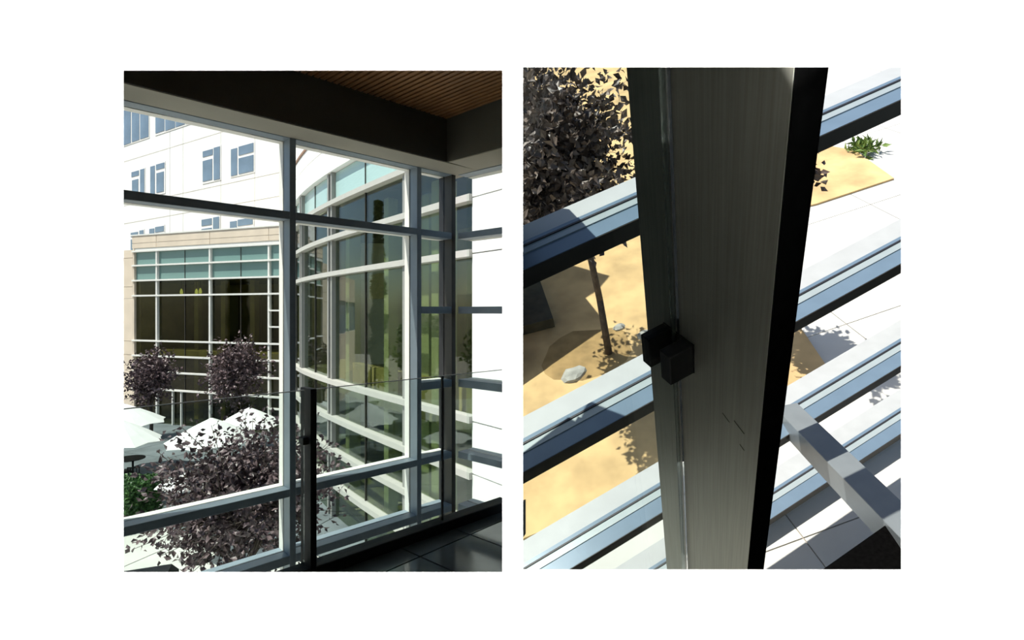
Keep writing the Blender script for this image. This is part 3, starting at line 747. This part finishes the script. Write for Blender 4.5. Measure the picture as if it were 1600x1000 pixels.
tp = at(203, 722, 22.6); cafe_table(tp.x, tp.y, 'black metal cafe table under the far left parasol')
cp = at(213, 737, 21.0); cafe_chair(cp.x, cp.y, 0.2 + math.pi, 'black metal cafe chair in front of the far left table')
cp = at(228, 765, 18.6); cafe_chair(cp.x, cp.y, -1.2, 'black metal cafe chair beside the hedge')

# ================================================================== RIGHT PLACE: close view down along a railing post
def rvec(u, v): return ray(u, v).normalized()
Dn = rvec(1100, 1610); Hh = rvec(3777, -828); Up = -Dn
Hh = (Hh - Up * Hh.dot(Up)).normalized(); Nn = Up.cross(Hh).normalized()
if Nn.y < 0: Nn = -Nn
Q = Fr(CAM, Hh, Nn, Up)                 # a along the railing, b outward, c up
def qr(u, v): d = ray(u, v); return d.dot(Hh), d.dot(Nn), d.dot(Up)
def qa(u, v, a): r = qr(u, v); t = a / r[0]; return [x * t for x in r]
def qb(u, v, b): r = qr(u, v); t = b / r[1]; return [x * t for x in r]
def qc(u, v, c): r = qr(u, v); t = c / r[2]; return [x * t for x in r]
h0 = 0.95
bn = qa(1207, 497, h0)[1]; bfar = qa(1010, 497, h0)[1]
wth = qb(1244, 497, bn)[0] - h0
ct = -0.352; SLABC = -5.0
post = root('steel_railing', Q.p(h0, bn, SLABC), label='brushed steel railing post with glass pane and black clip in the close view', cat='railing')
box('plate', Q, (h0, h0 + wth * 0.93), (bn + 0.004, bfar), (SLABC, ct), M_['steel'], post, bevel=0.002)
box('front_edge_shade', Q, (h0 - 0.0005, h0 + wth), (bn, bn + 0.004), (SLABC, ct), M_['flat_black'], post)  # black sheet: shade of the backlit plate edge put into its colour
bg_ = qa(1060, 540, h0)[1]              # glass line
def glass_poly():
    q = [Vector((-6, 0, SLABC + .1)), Vector((h0 - 0.004, 0, SLABC + .1)), Vector((h0 - 0.004, 0, -0.305)), Vector((-6, 0, -0.305))]
    # keep the pane on its own side of the partition (world x > 0.012)
    nq = Vector((Hh.x, 0, Up.x)); off = 0.012 - Nn.x * bg_
    return clip_poly(q, [(nq * (off / nq.length_squared), nq)])
eg = 0.02
prism('glass_panel', [Q.p(min(v.x, h0 - eg), bg_ - 0.014, v.z) for v in glass_poly()], Nn * 0.028, M_['rail'], post, label='thick clear railing glass')
box('polished_edge', Q, (h0 - eg, h0 - 0.004), (bg_ - 0.014, bg_ + 0.014), (SLABC + .1, -0.305), M_['solid'], post, label='bright polished glass edge')
# clip
ha = h0 - 0.105
cz = qa(1036, 572, ha)[2]
ch = 0.068
clip = box('glass_clip', Q, (h0 - 0.004, h0), (bg_ - 0.085, bg_ + 0.078), (cz - ch, cz + ch), M_['black'], post, label='black clip with two jaws')
box('jaw', Q, (ha, h0 - 0.004), (bg_ + 0.030, bg_ + 0.078), (cz - ch, cz + ch), M_['black'], clip, bevel=0.003)
box('jaw', Q, (ha, h0 - 0.004), (bg_ - 0.085, bg_ - 0.030), (cz - ch, cz + ch), M_['black'], clip, bevel=0.003)
for (u0, v0, u1, v1) in ((1129, 645, 1140, 660), (1147, 657, 1163, 678), (1156, 694, 1163, 704)):
    a, b = qa(u0, v0, h0), qa(u1, v1, h0)
    tubes('scratch', [(Q.p(*a), Q.p(*b), 0.0015, 0.0015)], M_['scratch'], post, 5)
# slab edge
box('floor_slab', Q, (0.9, 6), (-1.2, qc(1346, 847, SLABC)[1]), (SLABC - 0.4, SLABC), M_['flat_black'], kind='structure', label='black floor slab edge at the lower right of the close view')
box('roof_sun_block', W0, (0.0, 3.6), (1.012, 1.9), (zz(1.3), zz(1.4)), M_['lining'], kind='structure', label='added unseen roof keeping sun off the steel post')  # added roof out of view that blocks the sun from the post
# window bars
NW = 3.2
win3 = root('window_3', Q.p(2, NW, -5), kind='structure', label='stacked horizontal window bars below the railing')
gask = [(990, 310), (1010, 590), (1029, 762), (1039, 879)]
cs = [qb(u, v, NW)[2] for (u, v) in gask]
inn, outd = 0.27, 0.29
def bar_piece(name, b0, b1, c0, c1, m, par):
    ea = lambda b, c: (0.03 - (Nn.x * b + Up.x * c)) / Hh.x        # the bars start beside the partition line
    pts = [Q.p(ea(b0, c0), b0, c0), Q.p(12, b0, c0), Q.p(12, b1, c0), Q.p(ea(b1, c0), b1, c0)]
    return prism(name, pts, Up * (c1 - c0), m, par)
for c in cs:
    b = bar_piece('window_bar', NW - inn, NW - 0.10, c - 0.14, c, M_['blue_shade_frame'], win3)  # darker blue-grey puts the shade inside the glass into the colour
    bar_piece('top_strip', NW - 0.10, NW - 0.02, c - 0.14, c + 0.01, M_['pale_frame'], b)
    bar_piece('gasket', NW - 0.02, NW, c - 0.12, c + 0.02, M_['gasket'], b)
    bar_piece('blue_line', NW, NW + 0.04, c - 0.12, c + 0.02, M_['blue_shade_frame'], b)
    bar_piece('outer_cap', NW + 0.04, NW + outd, c - 0.14, c, M_['cap_grey'], b)
    bar_piece('inner_face_shade', NW - inn - 0.006, NW - inn, c - 0.14, c - 0.004, M_['dark_frame'], b)  # dark sheet paints the shade on the bar's inner vertical face
# bracket from the slab to the bar
p0 = Q.p(*qb(1236, 655, NW - 0.1)); rr_ = qc(1400, 822, cs[2] + 0.25)
p1 = CAM + ray(1400, 822) * 4.9
ax = (p1 - p0).normalized(); sd = ax.cross(Up).normalized(); tp_ = sd.cross(ax).normalized()
BFx = Fr(p0, ax, sd, tp_)
Lb = (p1 - p0).length
br = box('bracket', BFx, (-0.12, Lb + 0.5), (-0.14, 0.14), (-0.14, 0.14), M_['strut'], win3, bevel=0.006)  # steel coloured darker in place of the missing indoor shade
# ground of the lower terrace
GC = -7.75
def gpt(u, v): r = qc(u, v, GC); return Q.p(*r)
base_px = [(803, 40), (1620, 40), (1620, 980), (803, 980)]
terr = prism('ground_terrace', [gpt(*p) for p in base_px], Dn * 0.4, M_['joint'], kind='structure', label='pale paved terrace with tan planting soil below the close view')
# paving slabs on it, aligned with the wall
bl = [Q.loc(gpt(*p)) for p in base_px]
cc = [Vector((l[0], l[1], 0)) for l in bl]
def inpoly_planes(poly):
    c = sum(poly, Vector()) / len(poly); o = []
    for i in range(len(poly)):
        a, b = poly[i], poly[(i + 1) % len(poly)]; d = (b - a).normalized(); nn = Vector((-d.y, d.x, 0))
        if (c - a).dot(nn) < 0: nn = -nn
        o.append((a, nn))
    return o
hp = inpoly_planes(cc)
PSZ = 3.4; ang = math.radians(-12)
gx = Vector((math.cos(ang), math.sin(ang), 0)); gy = Vector((-math.sin(ang), math.cos(ang), 0))
for i in range(-12, 16):
    for j in range(-2, 12):
        q = [gx * (i + s) * PSZ + gy * (j + t) * PSZ + gx * (0.009 * (1 - 2 * s)) + gy * (0.009 * (1 - 2 * t)) for s, t in ((0, 0), (1, 0), (1, 1), (0, 1))]
        q = clip_poly(q, hp)
        if len(q) >= 3: prism('paving_slab', [Q.p(v.x, v.y, GC) for v in q], Up * 0.02, M_['pave'], terr)
def bed(pxs, lab):
    prism('soil_bed', [gpt(*p) + Up * 0.02 for p in pxs], Up * 0.05, M_['soil'], terr, label=lab)
bed([(806, 70), (1010, 70), (1040, 330), (1090, 372), (1220, 470), (1290, 575), (1240, 640), (1040, 765), (900, 812), (806, 850)], 'wide tan soil bed around the plum tree left of the post')
bed([(1180, 262), (1300, 232), (1335, 238), (1396, 282), (1275, 322), (1150, 350)], 'small tan soil corner right of the post')
# round patch of darker soil, rocks
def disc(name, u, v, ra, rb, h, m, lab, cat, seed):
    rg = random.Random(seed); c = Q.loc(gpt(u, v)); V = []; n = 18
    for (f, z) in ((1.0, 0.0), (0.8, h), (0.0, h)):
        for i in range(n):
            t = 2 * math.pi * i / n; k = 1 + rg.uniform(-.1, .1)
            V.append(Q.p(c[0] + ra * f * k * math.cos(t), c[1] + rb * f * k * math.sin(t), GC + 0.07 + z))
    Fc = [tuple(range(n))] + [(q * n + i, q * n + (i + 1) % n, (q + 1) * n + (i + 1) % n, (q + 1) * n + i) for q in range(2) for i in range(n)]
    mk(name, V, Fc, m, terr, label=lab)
disc('dark_soil_patch', 915, 556, 0.95, 0.75, 0.012, M_['dark_soil'], 'round patch of darker soil beside the tree trunk', 'soil', 2)
def rock(u, v, s, lab, seed):
    rg = random.Random(seed); c = gpt(u, v) + Up * 0.07
    bm = bmesh.new(); bmesh.ops.create_icosphere(bm, subdivisions=2, radius=s)
    for vv in bm.verts: vv.co = Vector((vv.co.x * 1.3, vv.co.y, vv.co.z * .6)) * (1 + rg.uniform(-.15, .15))
    V = [c + Q.basis @ vv.co for vv in bm.verts]; Fc = [tuple(x.index for x in f.verts) for f in bm.faces]; bm.free()
    mk('rock', V, Fc, M_['rock'], None, label=lab, cat='rock', group='rocks on the tan soil')
rock(967, 516, 0.11, 'grey rock right of the thin tree trunk', 1)
rock(1006, 528, 0.13, 'pale rock at the steel post edge', 2)
rock(898, 590, 0.20, 'flat pale rock at the edge of the darker soil', 3)
# raised dark quad at the left
bp_ = [gpt(806, 466), gpt(845, 448), gpt(868, 515), gpt(806, 531)]
dark_quad = prism('dark_quad', [p + Up * 0.08 for p in bp_], Up * 0.25, M_['dark_quad'], label='dark low raised shape at the left edge of the soil', cat='dark_quad')
# trees of the terrace
def qtree(u, v, crown, rad, ns, nl, L, seed, lab, tr, m, **k):
    o = gpt(u, v) + Up * 0.05
    fr = Fr(o, Hh, Nn, Up)
    return shrub_tree('plum_tree', fr, crown[2] - rad[2] * .85, crown, rad, ns, nl, L, seed, lab, 'plum trees below the railing', m, trunk_r=tr, **k)
qtree(952, 556, (-0.75, 0.6, 4.35), (2.0, 2.0, 1.8), 1100, 28, 0.16, 21, 'plum tree with thin trunk in the tan soil left of the post', 0.075, M_['plum2'], core=.2, upb=.05, xmin=0.12)
fr2 = Fr(Q.p(6.75, 6.5, GC + 0.05), Hh, Nn, Up)
shrub_tree('plum_tree', fr2, 2.5, (0, 0, 3.5), (0.75, 1.1, 1.0), 240, 18, 0.17, 77, 'plum tree hidden behind the steel post, throwing leafy shade on the paving', 'plum trees below the railing', M_['plum2'], trunk_r=0.08, core=.3, upb=.1)
# weed
wc = gpt(1349, 240)
rg = random.Random(31); V, Fc = [], []
weed = root('weed', wc, label='small green weed at the corner of the tan soil', cat='plant')
for i in range(120): leaf_geo(V, Fc, wc + (Hh * rg.uniform(-.3, .3) + Nn * rg.uniform(-.3, .3) + Up * rg.uniform(0.02, .25)), rnd_dir(rg) + Up * .8, rnd_dir(rg), .28, .09)
raw('foliage', V, Fc, M_['weed'], weed, kind='stuff')
